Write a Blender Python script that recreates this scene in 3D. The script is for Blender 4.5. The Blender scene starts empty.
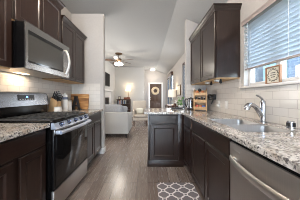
import bpy, bmesh, math, random
from mathutils import Vector, Matrix
random.seed(7)
PI = math.pi
S = bpy.context.scene
COL = S.collection

# ------------------------------------------------------------------ camera
H = 1.18
cd = bpy.data.cameras.new('camera'); cam = bpy.data.objects.new('camera', cd); COL.objects.link(cam)
cam.location = (0, 0, H); cam.rotation_euler = (PI/2, 0, 0)
cd.lens = 17.0; cd.sensor_width = 36.0; cd.shift_x = 2/300; cd.shift_y = -3/300
cd.clip_start = 0.02
S.camera = cam
# ------------------------------------------------------------------ view, sky, lights
S.view_settings.view_transform = 'Standard'; S.view_settings.look = 'None'
S.view_settings.gamma = 1; S.view_settings.use_curve_mapping = False
S.view_settings.exposure = 0.35
S.cycles.pixel_filter_type = 'BLACKMAN_HARRIS'; S.cycles.filter_width = 0.95
W = bpy.data.worlds.new('sky'); S.world = W; W.use_nodes = True
nt = W.node_tree; bg = nt.nodes['Background']
sky = nt.nodes.new('ShaderNodeTexSky'); sky.sky_type = 'NISHITA'; sky.sun_disc = False
sky.sun_elevation = math.radians(50); sky.sun_rotation = math.radians(200); sky.air_density = 1.2
hz = nt.nodes.new('ShaderNodeMix'); hz.data_type = 'RGBA'; hz.inputs[0].default_value = 0.80
hz.inputs[7].default_value = (4.2, 4.4, 4.6, 1); nt.links.new(sky.outputs[0], hz.inputs[6])   # thin bright cloud
nt.links.new(hz.outputs[2], bg.inputs[0]); bg.inputs[1].default_value = 1.7

def area(name, loc, rot, sx, sy, power, color=(1, 1, 1), spread=PI):
    l = bpy.data.lights.new(name, 'AREA'); l.shape = 'RECTANGLE'; l.size = sx; l.size_y = sy
    l.energy = power; l.color = color; l.spread = spread
    o = bpy.data.objects.new(name, l); o.location = loc; o.rotation_euler = rot; COL.objects.link(o)
    return o
WARM = (1.0, 0.87, 0.72)
# daylight of the right-hand living room windows, plus two added fills
area('rear_fill', (-0.5, -2.35, 1.5), (PI/2, 0, 0), 1.8, 2.0, 58, (0.62, 0.76, 1.0))  # added bluish fill for surfaces facing the camera, source only assumed
area('living_daylight_near', (1.16, 4.85, 1.5), (0, PI/2, 0), 1.6, 0.4, 14, (0.86, 0.93, 1.0))
area('living_daylight_far', (1.16, 7.9, 1.5), (0, PI/2, 0), 1.6, 1.6, 26, (0.95, 0.96, 1.0))
area('living_fill_left', (-2.6, 4.4, 1.5), (0, -PI/2, 0), 1.6, 1.6, 56, (1.0, 0.96, 0.92))  # added fill beside a wall without windows

# ------------------------------------------------------------------ materials
def mat(name, base=(0.5, 0.5, 0.5), rough=0.5, metal=0.0, spec=0.5, emis=None, estr=0.0, coat=0.0, trans=0.0):
    m = bpy.data.materials.new(name); m.use_nodes = True
    p = m.node_tree.nodes['Principled BSDF']
    p.inputs['Base Color'].default_value = (*base, 1); p.inputs['Roughness'].default_value = rough
    p.inputs['Metallic'].default_value = metal; p.inputs['Specular IOR Level'].default_value = spec
    p.inputs['Coat Weight'].default_value = coat; p.inputs['Transmission Weight'].default_value = trans
    if emis:
        p.inputs['Emission Color'].default_value = (*emis, 1); p.inputs['Emission Strength'].default_value = estr
    return m
def P(m): return m.node_tree.nodes['Principled BSDF']
def N(m, t, **kw):
    n = m.node_tree.nodes.new(t)
    for k, v in kw.items(): setattr(n, k, v)
    return n
def L(m, a, b): m.node_tree.links.new(a, b)
def coords(m, scale=(1, 1, 1), rot=(0, 0, 0), loc=(0, 0, 0)):
    tc = N(m, 'ShaderNodeTexCoord'); mp = N(m, 'ShaderNodeMapping')
    mp.inputs['Scale'].default_value = scale; mp.inputs['Rotation'].default_value = rot
    mp.inputs['Location'].default_value = loc
    L(m, tc.outputs['Object'], mp.inputs[0]); return mp.outputs[0]
def ramp(m, fac, stops, interp='LINEAR'):
    r = N(m, 'ShaderNodeValToRGB'); r.color_ramp.interpolation = interp
    e = r.color_ramp.elements
    while len(e) > 1: e.remove(e[-1])
    e[0].position = stops[0][0]; e[0].color = (*stops[0][1], 1)
    for p, c in stops[1:]:
        k = e.new(p); k.color = (*c, 1)
    L(m, fac, r.inputs[0]); return r.outputs[0]
def noise(m, vec, scale, detail=3, rough=0.5):
    n = N(m, 'ShaderNodeTexNoise'); n.inputs['Scale'].default_value = scale
    n.inputs['Detail'].default_value = detail; n.inputs['Roughness'].default_value = rough
    L(m, vec, n.inputs['Vector']); return n.outputs['Fac']
def mix(m, fac, a, b, mode='MIX'):
    n = N(m, 'ShaderNodeMix', data_type='RGBA', blend_type=mode)
    for s, v in ((n.inputs[0], fac), (n.inputs[6], a), (n.inputs[7], b)):
        if hasattr(v, 'is_linked') or hasattr(v, 'links'): L(m, v, s)
        elif isinstance(v, (int, float)): s.default_value = v
        else: s.default_value = (*v, 1)
    return n.outputs[2]
def grain(name, c1, c2, scale=(1, 1, 1), ns=6, rough=0.45, spec=0.5, metal=0, lo=0.3, hi=0.7, coat=0, bump=0):
    m = mat(name, c1, rough, metal, spec, coat=coat); v = coords(m, scale)
    f = noise(m, v, ns, 4)
    L(m, ramp(m, f, [(lo, c1), (hi, c2)]), P(m).inputs['Base Color'])
    if bump:
        b = N(m, 'ShaderNodeBump'); b.inputs['Strength'].default_value = bump; b.inputs['Distance'].default_value = 0.002
        L(m, f, b.inputs['Height']); L(m, b.outputs[0], P(m).inputs['Normal'])
    return m

M = {}
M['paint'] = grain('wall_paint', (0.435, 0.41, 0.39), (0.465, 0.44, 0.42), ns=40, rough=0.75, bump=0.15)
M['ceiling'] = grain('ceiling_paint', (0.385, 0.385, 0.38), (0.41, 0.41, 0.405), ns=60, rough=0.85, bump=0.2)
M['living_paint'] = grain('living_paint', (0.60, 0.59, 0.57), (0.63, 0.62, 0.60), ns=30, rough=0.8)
M['trim'] = grain('white_trim', (0.72, 0.70, 0.68), (0.76, 0.74, 0.72), ns=10, rough=0.4)
M['casing'] = grain('beige_valance', (0.33, 0.27, 0.25), (0.41, 0.345, 0.32), (1, 1, 60), ns=3, rough=0.5)
M['espresso'] = grain('espresso_wood', (0.013, 0.0058, 0.0040), (0.025, 0.0120, 0.0083), (1, 1, 0.12), ns=55, rough=0.3, spec=0.35)
M['espresso_h'] = grain('espresso_wood_horizontal', (0.013, 0.0058, 0.0040), (0.025, 0.0120, 0.0083), (0.12, 1, 1), ns=55, rough=0.3, spec=0.35)
for k_ in ('espresso', 'espresso_h'):
    P(M[k_]).inputs['Coat Weight'].default_value = 0.28; P(M[k_]).inputs['Coat IOR'].default_value = 1.6
    P(M[k_]).inputs['Coat Roughness'].default_value = 0.2
M['natural'] = grain('birch_underside', (0.50, 0.30, 0.14), (0.62, 0.41, 0.21), (1, 0.2, 1), ns=20, rough=0.5)
M['steel'] = grain('brushed_steel', (0.36, 0.345, 0.33), (0.44, 0.43, 0.415), (1, 1, 60), ns=8, rough=0.25, metal=1.0)
M['steel_range'] = grain('range_steel', (0.25, 0.262, 0.285), (0.31, 0.322, 0.345), (1, 1, 60), ns=8, rough=0.27, metal=1.0)
M['steel_panel'] = mat('satin_control_panel', (0.50, 0.53, 0.60), 0.5, 0.75)
M['steel_dw'] = grain('dishwasher_steel', (0.50, 0.465, 0.44), (0.57, 0.535, 0.51), (60, 1, 1), ns=6, rough=0.42, metal=1.0)
M['handle'] = mat('handle_steel', (0.66, 0.63, 0.60), 0.38, 1.0)
M['sink'] = grain('sink_steel', (0.40, 0.39, 0.385), (0.48, 0.47, 0.465), (60, 1, 1), ns=6, rough=0.36, metal=1.0)
M['chrome'] = mat('chrome', (0.50, 0.51, 0.54), 0.14, 1.0)
M['nickel'] = mat('brushed_nickel', (0.55, 0.53, 0.50), 0.3, 1.0)
M['bglass'] = mat('black_glass', (0.006, 0.006, 0.006), 0.06, 0, 0.6)
M['mwglass'] = grain('microwave_window', (0.08, 0.077, 0.072), (0.10, 0.096, 0.09), (1, 1, 200), ns=5, rough=0.18, metal=0.5)
M['black'] = mat('black_enamel', (0.004, 0.0035, 0.0035), 0.25, 0, 0.25)
M['iron'] = grain('cast_iron', (0.035, 0.034, 0.033), (0.07, 0.068, 0.066), ns=90, rough=0.33)
M['plastic'] = mat('black_plastic', (0.013, 0.013, 0.015), 0.4)
M['white'] = mat('white_ceramic', (0.74, 0.73, 0.71), 0.25)
M['outlet'] = mat('white_plastic', (0.66, 0.65, 0.63), 0.35)
M['slot'] = mat('dark_slot', (0.05, 0.05, 0.05), 0.6)
M['blue_led'] = mat('blue_display', (0.02, 0.05, 0.3), 0.3, emis=(0.15, 0.35, 1.0), estr=3.0)
M['knobblue'] = mat('knob_steel', (0.20, 0.23, 0.32), 0.25, 1.0)
M['block'] = grain('beech', (0.50, 0.30, 0.14), (0.62, 0.40, 0.20), (1, 1, 0.1), ns=30, rough=0.5)
M['pine'] = grain('pine', (0.46, 0.27, 0.12), (0.60, 0.38, 0.19), (1, 1, 0.15), ns=30, rough=0.5)
M['grey_label'] = mat('blue_grey_label', (0.16, 0.19, 0.27), 0.6)
M['sofa'] = grain('sofa_fabric', (0.40, 0.385, 0.365), (0.47, 0.455, 0.435), ns=120, rough=0.95, spec=0.1, bump=0.3)
M['cushion'] = grain('cushion_fabric', (0.30, 0.30, 0.31), (0.38, 0.38, 0.39), ns=60, rough=0.95, spec=0.1)
M['armchair'] = grain('armchair_fabric', (0.45, 0.39, 0.33), (0.52, 0.46, 0.39), ns=70, rough=0.95, spec=0.1)
M['darkwood'] = grain('dark_walnut', (0.045, 0.020, 0.012), (0.085, 0.038, 0.021), (1, 1, 0.2), ns=20, rough=0.4)
M['redwood'] = grain('reddish_wood', (0.20, 0.055, 0.025), (0.28, 0.085, 0.04), (0.2, 1, 1), ns=20, rough=0.4)
M['doorwood'] = grain('stained_entry_door', (0.050, 0.024, 0.013), (0.085, 0.042, 0.023), (1, 1, 0.1), ns=30, rough=0.4)
M['wreath'] = grain('dried_grass_wreath', (0.42, 0.31, 0.19), (0.70, 0.57, 0.40), ns=60, rough=0.9, bump=0.8)
M['leaf'] = grain('green_leaf', (0.06, 0.20, 0.03), (0.14, 0.36, 0.07), ns=20, rough=0.5)
M['twig'] = mat('brown_glass', (0.07, 0.03, 0.018), 0.25)
M['tray'] = mat('slate_grey_tray', (0.12, 0.12, 0.13), 0.5)
M['brass'] = mat('aged_bronze', (0.16, 0.10, 0.06), 0.4, 0.9)
M['blade'] = grain('fan_blade_wood', (0.055, 0.030, 0.020), (0.09, 0.052, 0.036), (0.2, 1, 1), ns=12, rough=0.5)
M['bulb'] = mat('frosted_light_glass', (0.9, 0.9, 0.88), 0.4, emis=(1, 0.93, 0.82), estr=7.0)
M['flush'] = mat('ceiling_light_glass', (0.9, 0.9, 0.88), 0.4, emis=(1, 0.93, 0.82), estr=4.0)
M['shade_lit'] = mat('lit_lamp_shade', (0.85, 0.75, 0.58), 0.8, emis=(1, 0.80, 0.50), estr=2.0)
M['shade'] = mat('cream_lamp_shade', (0.80, 0.74, 0.64), 0.8, emis=(1, 0.86, 0.68), estr=0.25)
M['tv'] = mat('tv_screen', (0.006, 0.006, 0.007), 0.6, 0, 0.1)
M['rack_or'] = mat('orange_skin', (0.65, 0.20, 0.07), 0.5)
M['rack_wh'] = mat('garlic_white', (0.65, 0.60, 0.54), 0.6)
M['rack_bk'] = mat('dark_bottle', (0.02, 0.015, 0.015), 0.2)
M['rack_bl'] = mat('blue_packet', (0.08, 0.14, 0.45), 0.4)
M['rack_rd'] = mat('red_packet', (0.50, 0.08, 0.03), 0.4)
M['bookblue'] = mat('blue_book', (0.10, 0.16, 0.30), 0.6)
M['bookwhite'] = mat('pale_book', (0.55, 0.55, 0.52), 0.6)
M['paper'] = mat('cream_paper', (0.66, 0.62, 0.52), 0.7)
M['ink'] = mat('dark_ink', (0.07, 0.06, 0.05), 0.7)
M['framewood'] = grain('reddish_frame_wood', (0.24, 0.115, 0.055), (0.34, 0.17, 0.085), (1, 1, 0.3), ns=30, rough=0.5)
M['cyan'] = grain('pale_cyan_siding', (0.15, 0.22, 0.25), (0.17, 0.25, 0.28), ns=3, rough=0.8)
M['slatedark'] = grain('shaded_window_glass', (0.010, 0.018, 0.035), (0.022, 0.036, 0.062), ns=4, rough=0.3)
M['grass'] = grain('lawn', (0.06, 0.12, 0.03), (0.12, 0.20, 0.05), ns=4, rough=0.9)

# glass: part see-through, part mirror
m = bpy.data.materials.new('window_glass'); m.use_nodes = True; M['glass'] = m
t = m.node_tree; t.nodes.clear()
o_ = t.nodes.new('ShaderNodeOutputMaterial'); a = t.nodes.new('ShaderNodeBsdfTransparent'); g = t.nodes.new('ShaderNodeBsdfGlossy')
a.inputs[0].default_value = (0.90, 0.95, 0.98, 1); g.inputs['Roughness'].default_value = 0.02
x = t.nodes.new('ShaderNodeMixShader'); x.inputs[0].default_value = 0.07
t.links.new(a.outputs[0], x.inputs[1]); t.links.new(g.outputs[0], x.inputs[2]); t.links.new(x.outputs[0], o_.inputs[0])

def translucent(name, col, tcol, f):
    m = bpy.data.materials.new(name); m.use_nodes = True
    t = m.node_tree; t.nodes.clear()
    o_ = t.nodes.new('ShaderNodeOutputMaterial'); a = t.nodes.new('ShaderNodeBsdfDiffuse'); g = t.nodes.new('ShaderNodeBsdfTranslucent')
    a.inputs[0].default_value = (*col, 1); g.inputs[0].default_value = (*tcol, 1)
    x = t.nodes.new('ShaderNodeMixShader'); x.inputs[0].default_value = f
    t.links.new(a.outputs[0], x.inputs[1]); t.links.new(g.outputs[0], x.inputs[2]); t.links.new(x.outputs[0], o_.inputs[0])
    return m
M['blind'] = translucent('white_blind_slat', (0.66, 0.68, 0.70), (0.76, 0.81, 0.86), 0.48)
M['shadecloth'] = translucent('blue_grey_shade', (0.22, 0.26, 0.32), (0.20, 0.25, 0.33), 0.5)

# granite
def granite():
    m = mat('speckled_granite', rough=0.16, spec=0.5, coat=0.2)
    v = coords(m)
    n1 = noise(m, v, 22, 4, 0.6); n2 = noise(m, v, 75, 3, 0.6); n3 = noise(m, v, 9, 2)
    base = ramp(m, n1, [(0.33, (0.27, 0.24, 0.21)), (0.47, (0.46, 0.425, 0.385)), (0.62, (0.64, 0.60, 0.56))])
    vo = N(m, 'ShaderNodeTexVoronoi'); vo.inputs['Scale'].default_value = 95; L(m, v, vo.inputs['Vector'])
    base = mix(m, ramp(m, n2, [(0.38, (1, 1, 1)), (0.47, (0, 0, 0))]), base, (0.09, 0.08, 0.08))
    base = mix(m, ramp(m, n1, [(0.62, (0, 0, 0)), (0.68, (0.6, 0.6, 0.6))]), base, (0.27, 0.26, 0.26))
    base = mix(m, ramp(m, n3, [(0.56, (0, 0, 0)), (0.66, (0.45, 0.45, 0.45))]), base, (0.40, 0.27, 0.18))
    sp = N(m, 'ShaderNodeSeparateColor'); L(m, vo.outputs['Color'], sp.inputs[0])
    base = mix(m, ramp(m, sp.outputs[0], [(0.0, (0.9, 0.9, 0.9)), (0.10, (0.9, 0.9, 0.9)), (0.12, (0, 0, 0))], 'CONSTANT'), base, (0.13, 0.11, 0.10))
    L(m, base, P(m).inputs['Base Color']); return m
M['granite'] = granite()

# subway tile: horizontal coordinate h ('x' or 'y'), vertical z
def tile(name, h, c1, c2, mortar, w=0.1524, hh=0.0762, z0=0.93):
    m = mat(name, c1, 0.15, 0, 0.5)
    tc = N(m, 'ShaderNodeTexCoord'); sx = N(m, 'ShaderNodeSeparateXYZ'); cx = N(m, 'ShaderNodeCombineXYZ')
    L(m, tc.outputs['Object'], sx.inputs[0])
    L(m, sx.outputs[{'x': 0, 'y': 1}[h]], cx.inputs[0])
    ad = N(m, 'ShaderNodeMath', operation='SUBTRACT'); ad.inputs[1].default_value = z0
    L(m, sx.outputs[2], ad.inputs[0]); L(m, ad.outputs[0], cx.inputs[1])
    b = N(m, 'ShaderNodeTexBrick'); L(m, cx.outputs[0], b.inputs['Vector'])
    b.inputs['Scale'].default_value = 1; b.inputs['Brick Width'].default_value = w; b.inputs['Row Height'].default_value = hh
    b.inputs['Mortar Size'].default_value = 0.0022; b.inputs['Mortar Smooth'].default_value = 0.3
    b.inputs['Color1'].default_value = (*c1, 1); b.inputs['Color2'].default_value = (*c2, 1); b.inputs['Mortar'].default_value = (*mortar, 1)
    L(m, b.outputs['Color'], P(m).inputs['Base Color'])
    bp = N(m, 'ShaderNodeBump'); bp.inputs['Strength'].default_value = 0.5; bp.inputs['Distance'].default_value = 0.002; bp.invert = True
    L(m, b.outputs['Fac'], bp.inputs['Height']); L(m, bp.outputs[0], P(m).inputs['Normal'])
    return m
M['tile_y'] = tile('subway_tile_side', 'y', (0.57, 0.54, 0.50), (0.61, 0.575, 0.535), (0.42, 0.385, 0.36))
M['tile_x'] = tile('subway_tile_end', 'x', (0.57, 0.54, 0.50), (0.61, 0.575, 0.535), (0.42, 0.385, 0.36))
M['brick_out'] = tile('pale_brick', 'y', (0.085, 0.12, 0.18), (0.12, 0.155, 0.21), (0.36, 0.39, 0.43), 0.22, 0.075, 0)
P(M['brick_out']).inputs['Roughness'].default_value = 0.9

def floor_mat():
    m = mat('wood_plank_floor', rough=0.30, spec=0.95)
    tc = N(m, 'ShaderNodeTexCoord'); sx = N(m, 'ShaderNodeSeparateXYZ'); cx = N(m, 'ShaderNodeCombineXYZ')
    L(m, tc.outputs['Object'], sx.inputs[0]); L(m, sx.outputs[1], cx.inputs[0]); L(m, sx.outputs[0], cx.inputs[1])
    b = N(m, 'ShaderNodeTexBrick'); L(m, cx.outputs[0], b.inputs['Vector']); b.offset = 0.37
    b.inputs['Scale'].default_value = 1; b.inputs['Brick Width'].default_value = 1.2; b.inputs['Row Height'].default_value = 0.15
    b.inputs['Mortar Size'].default_value = 0.0018; b.inputs['Mortar Smooth'].default_value = 0.2
    b.inputs['Color1'].default_value = (0.205, 0.160, 0.134, 1); b.inputs['Color2'].default_value = (0.30, 0.245, 0.212, 1)
    b.inputs['Mortar'].default_value = (0.05, 0.035, 0.028, 1)
    v = coords(m, (14, 0.9, 1)); n = noise(m, v, 4, 5, 0.65)
    c = mix(m, 0.75, b.outputs['Color'], ramp(m, n, [(0.32, (0.40, 0.36, 0.34)), (0.66, (1.15, 1.12, 1.1))]), 'MULTIPLY')
    L(m, c, P(m).inputs['Base Color'])
    L(m, ramp(m, n, [(0.2, (0.32,)*3), (0.8, (0.20,)*3)]), P(m).inputs['Roughness'])
    return m
M['floor'] = floor_mat()

def board_mat():
    m = mat('striped_acacia', rough=0.45)
    v = coords(m, (0.6, 1, 9)); n = noise(m, v, 4, 3, 0.6)
    L(m, ramp(m, n, [(0.35, (0.15, 0.055, 0.018)), (0.5, (0.36, 0.17, 0.055)), (0.66, (0.58, 0.34, 0.14))]), P(m).inputs['Base Color'])
    return m
M['board'] = board_mat()

def mat_pattern():
    m = mat('lattice_mat_weave', rough=0.9, spec=0.1)
    tc = N(m, 'ShaderNodeTexCoord')
    def rings(off, r, th):
        mp = N(m, 'ShaderNodeMapping'); mp.inputs['Scale'].default_value = (1/0.175, 1/0.155, 0); mp.inputs['Location'].default_value = (off, off, 0)
        L(m, tc.outputs['Object'], mp.inputs[0])
        fr = N(m, 'ShaderNodeVectorMath', operation='FRACTION'); L(m, mp.outputs[0], fr.inputs[0])
        sb = N(m, 'ShaderNodeVectorMath', operation='SUBTRACT'); sb.inputs[1].default_value = (0.5, 0.5, 0); L(m, fr.outputs[0], sb.inputs[0])
        ln = N(m, 'ShaderNodeVectorMath', operation='LENGTH'); L(m, sb.outputs[0], ln.inputs[0])
        s = N(m, 'ShaderNodeMath', operation='SUBTRACT'); s.inputs[1].default_value = r; L(m, ln.outputs['Value'], s.inputs[0])
        a = N(m, 'ShaderNodeMath', operation='ABSOLUTE'); L(m, s.outputs[0], a.inputs[0])
        l = N(m, 'ShaderNodeMath', operation='LESS_THAN'); l.inputs[1].default_value = th; L(m, a.outputs[0], l.inputs[0])
        return l.outputs[0]
    a = rings(0.0, 0.385, 0.038); b = rings(0.5, 0.385, 0.038)
    mx = N(m, 'ShaderNodeMath', operation='MAXIMUM'); L(m, a, mx.inputs[0]); L(m, b, mx.inputs[1])
    L(m, mix(m, mx.outputs[0], (0.185, 0.165, 0.170), (0.72, 0.68, 0.66)), P(m).inputs['Base Color'])
    return m
M['mat'] = mat_pattern()

# ------------------------------------------------------------------ mesh helpers
class MB:
    def __init__(s): s.bm = bmesh.new()
    def _add(s, b2, mtx=None):
        if mtx is not None: bmesh.ops.transform(b2, matrix=mtx, verts=b2.verts)
        me = bpy.data.meshes.new('tmp'); b2.to_mesh(me); b2.free(); s.bm.from_mesh(me); bpy.data.meshes.remove(me); return s
    def box(s, x0, x1, y0, y1, z0, z1, bev=0.0, seg=2, mtx=None):
        b = bmesh.new(); bmesh.ops.create_cube(b, size=1)
        for v in b.verts:
            v.co = Vector((x0+(v.co.x+.5)*(x1-x0), y0+(v.co.y+.5)*(y1-y0), z0+(v.co.z+.5)*(z1-z0)))
        if bev: bmesh.ops.bevel(b, geom=b.edges[:], offset=bev, segments=seg, profile=0.5, affect='EDGES', clamp_overlap=True)
        return s._add(b, mtx)
    def cyl(s, p0, p1, r0, r1=None, seg=20, bev=0):
        r1 = r0 if r1 is None else r1
        p0, p1 = Vector(p0), Vector(p1); d = p1-p0
        b = bmesh.new(); bmesh.ops.create_cone(b, cap_ends=True, segments=seg, radius1=r0, radius2=r1, depth=d.length)
        if bev:
            es = [e for e in b.edges if len(e.link_faces) == 2 and any(len(f.verts) > 4 for f in e.link_faces)]
            bmesh.ops.bevel(b, geom=es, offset=bev, segments=2, profile=0.5, affect='EDGES')
        q = Vector((0, 0, 1)).rotation_difference(d.normalized())
        return s._add(b, Matrix.Translation((p0+p1)/2) @ q.to_matrix().to_4x4())
    def tube(s, pts, r, seg=10, closed=False):
        pts = [Vector(p) for p in pts]; n = len(pts)
        rs = r if isinstance(r, (list, tuple)) else [r]*n
        rings = []; up = None
        for i, p in enumerate(pts):
            a = pts[i-1] if (i > 0 or closed) else pts[i]; c = pts[(i+1) % n] if (i < n-1 or closed) else pts[i]
            d = (c-a).normalized()
            if up is None: up = d.orthogonal().normalized()
            up = (up - d*up.dot(d)).normalized(); w = d.cross(up)
            rings.append([s.bm.verts.new(p+(up*math.cos(2*PI*k/seg)+w*math.sin(2*PI*k/seg))*rs[i]) for k in range(seg)])
        for i in range(n if closed else n-1):
            A, B = rings[i], rings[(i+1) % n]
            for k in range(seg): s.bm.faces.new((A[k], A[(k+1) % seg], B[(k+1) % seg], B[k]))
        if not closed:
            s.bm.faces.new(rings[0][::-1]); s.bm.faces.new(rings[-1])
        return s
    def lathe(s, prof, c=(0, 0, 0), seg=24, sc=(1, 1)):
        c = Vector(c); rings = []
        for r, z in prof:
            if r < 1e-6: rings.append([s.bm.verts.new(c+Vector((0, 0, z)))])
            else: rings.append([s.bm.verts.new(c+Vector((r*sc[0]*math.cos(2*PI*k/seg), r*sc[1]*math.sin(2*PI*k/seg), z))) for k in range(seg)])
        for A, B in zip(rings, rings[1:]):
            for k in range(seg):
                k2 = (k+1) % seg
                if len(A) == 1 and len(B) == 1: continue
                if len(A) == 1: s.bm.faces.new((A[0], B[k2], B[k]))
                elif len(B) == 1: s.bm.faces.new((A[k], A[k2], B[0]))
                else: s.bm.faces.new((A[k], A[k2], B[k2], B[k]))
        return s
    def sphere(s, c, r, sc=(1, 1, 1), seg=16):
        b = bmesh.new(); bmesh.ops.create_uvsphere(b, u_segments=seg, v_segments=seg//2+2, radius=r)
        return s._add(b, Matrix.Translation(c) @ Matrix.Diagonal((*sc, 1)))
    def prism(s, poly, axis, a0, a1):
        """poly: 2D points in the two remaining axes (in order), extruded along axis"""
        def mk(p, a):
            if axis == 'x': return Vector((a, p[0], p[1]))
            if axis == 'y': return Vector((p[0], a, p[1]))
            return Vector((p[0], p[1], a))
        A = [s.bm.verts.new(mk(p, a0)) for p in poly]; B = [s.bm.verts.new(mk(p, a1)) for p in poly]
        n = len(poly)
        for k in range(n): s.bm.faces.new((A[k], A[(k+1) % n], B[(k+1) % n], B[k]))
        s.bm.faces.new(A[::-1]); s.bm.faces.new(B); return s
    def cells(s, xs, ys, pred, z0, z1):
        vt = {}
        def V(i, j, k):
            if (i, j, k) not in vt: vt[(i, j, k)] = s.bm.verts.new((xs[i], ys[j], (z0, z1)[k]))
            return vt[(i, j, k)]
        nx, ny = len(xs)-1, len(ys)-1
        ok = lambda i, j: 0 <= i < nx and 0 <= j < ny and pred((xs[i]+xs[i+1])/2, (ys[j]+ys[j+1])/2)
        for i in range(nx):
            for j in range(ny):
                if not ok(i, j): continue
                s.bm.faces.new((V(i, j, 1), V(i+1, j, 1), V(i+1, j+1, 1), V(i, j+1, 1)))
                s.bm.faces.new((V(i, j, 0), V(i, j+1, 0), V(i+1, j+1, 0), V(i+1, j, 0)))
                for (di, dj, a, b) in ((-1, 0, (i, j+1), (i, j)), (1, 0, (i+1, j), (i+1, j+1)), (0, -1, (i, j), (i+1, j)), (0, 1, (i+1, j+1), (i, j+1))):
                    if not ok(i+di, j+dj):
                        s.bm.faces.new((V(*a, 0), V(*b, 0), V(*b, 1), V(*a, 1)))
        return s
    def rings_loft(s, rings, cap=True):
        R = [[s.bm.verts.new(p) for p in r] for r in rings]; n = len(R[0])
        for A, B in zip(R, R[1:]):
            for k in range(n): s.bm.faces.new((A[k], A[(k+1) % n], B[(k+1) % n], B[k]))
        if cap: s.bm.faces.new(R[0][::-1]); s.bm.faces.new(R[-1])
        return s
    def build(s, name, m, parent=None, loc=(0, 0, 0), ang=35):
        bmesh.ops.recalc_face_normals(s.bm, faces=s.bm.faces[:])
        me = bpy.data.meshes.new(name); s.bm.to_mesh(me); s.bm.free()
        for f in me.polygons: f.use_smooth = True
        me.set_sharp_from_angle(angle=math.radians(ang))
        me.materials.append(m)
        o = bpy.data.objects.new(name, me); COL.objects.link(o); o.location = loc
        if parent: o.parent = parent
        return o
def tag(o, label, cat, group=None, kind=None):
    o['label'] = label; o['category'] = cat
    if group: o['group'] = group
    if kind: o['kind'] = kind
    return o
def thing(name, label, cat, loc=(0, 0, 0), rz=0.0, group=None):
    o = bpy.data.objects.new(name, None); o.empty_display_size = 0.1; COL.objects.link(o)
    o.location = loc; o.rotation_euler = (0, 0, rz)
    return tag(o, label, cat, group)
def struct(o): o['kind'] = 'structure'; return o
LEFT, RIGHT = PI/2, -PI/2     # left-hand units face +X, right-hand units face -X

# ------------------------------------------------------------------ room shell
XL, XR = -1.60, 1.215        # kitchen side walls
ZC = 2.92; YW = 2.96         # ceiling, wing walls
XLL = -2.80; YB = 8.30; YD = 9.20; XCR = 0.52; SL = 0.40
zr = lambda x: ZC - SL*(x-XCR)
T = 0.12
struct(MB().box(-3.2, 1.6, -2.6, 9.5, -0.08, 0).build('floor', M['floor']))
# ceiling: flat field and slope down to the right wall
struct(MB().prism([(-3.2, ZC), (XCR, ZC), (XR+0.16, zr(XR+0.16)), (XR+0.16, zr(XR+0.16)+.1), (XCR, ZC+.1), (-3.2, ZC+.1)], 'y', -2.6, 9.5).build('ceiling', M['ceiling'], ang=5))
struct(MB().box(XL-T, XL, -2.5, YW+.0, 0, ZC).build('wall_left', M['paint']))
struct(MB().prism([(XL-T, 0), (-0.93, 0), (-0.93, ZC), (XL-T, ZC)], 'y', YW, YW+T).build('wall_left_wing', M['paint']))
struct(MB().prism([(XLL, 0), (XL-T, 0), (XL-T, ZC), (XLL, ZC)], 'y', YW, YW+T).build('wall_living_front', M['living_paint']))
struct(MB().box(XLL-T, XLL, YW, YB, 0, ZC).build('wall_living_left', M['living_paint']))
struct(MB().box(XLL, -1.93, 5.85, YB, 0, ZC).build('wall_fireplace', M['living_paint']))
struct(MB().box(XLL-T, -0.23, YB, YB+T, 0, ZC).build('wall_living_back', M['living_paint']))
struct(MB().box(-0.35, -0.23, YB+T, YD, 0, ZC).build('wall_hall_left', M['paint']))
# entry wall with door opening
DX0, DX1, DZ = 0.10, 0.88, 2.03
mb = MB(); mb.prism([(-0.35, 0), (DX0, 0), (DX0, DZ), (DX1, DZ), (DX1, 0), (XR+.1, 0), (XR+.1, zr(XR+.1)), (XCR, ZC), (-0.35, ZC)], 'y', YD, YD+T)
struct(mb.build('wall_entry', M['paint']))
# right wall with its window openings, built in the YZ plane as cells
WK = (0.55, 1.795, 1.31, 2.10)   # kitchen window
WIN = [(4.55, 5.05, 0.6, 2.36), (6.90, 7.95, 0.6, 2.33), (8.15, 9.05, 0.6, 2.33)]
def wall_right():
    ys = sorted({-2.5, YD, *[v for w in [WK]+WIN for v in w[:2]]}); zs = sorted({0, 0.6, 1.31, 2.10, 2.33, 2.36, zr(XR)})
    mb = MB(); holes = [WK]+WIN
    mb.cells(ys, zs, lambda y, z: not any(w[0] < y < w[1] and w[2] < z < w[3] for w in holes), 0, 0.14)
    # cells are laid in (x=y, y=z, z=thickness): turn them upright
    for v in mb.bm.verts: v.co = Vector((XR+v.co.z, v.co.x, v.co.y))
    return mb.build('wall_right', M['paint'])
struct(wall_right())
WX = 0.797
struct(MB().prism([(WX, 0), (XR, 0), (XR, zr(XR)), (WX, zr(WX))], 'y', YW, YW+T).build('wall_right_wing', M['paint']))
# wall behind the camera, with an opening added to let sky light in
mb = MB(); mb.prism([(XL-T, 0), (-1.25, 0), (-1.25, 2.2), (1.0, 2.2), (1.0, 0), (XR+.14, 0), (XR+.14, zr(XR+.14)), (XCR, ZC), (XL-T, ZC)], 'y', -2.6, -2.5)
struct(mb.build('wall_back', M['paint']))
# assumed patio glass door, unseen, added for the light from behind
pd = MB()
for a in ((-1.25, -1.19), (-0.15, -0.09), (0.94, 1.0)): pd.box(a[0], a[1], -2.58, -2.52, 0.0, 2.2)
for z in ((0, .08), (2.12, 2.2)): pd.box(-1.19, 0.94, -2.58, -2.52, *z)
pdo = struct(pd.build('door_2', M['trim']))
MB().box(-1.19, 0.94, -2.555, -2.548, .08, 2.12).build('glass', M['glass'], pdo)

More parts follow.
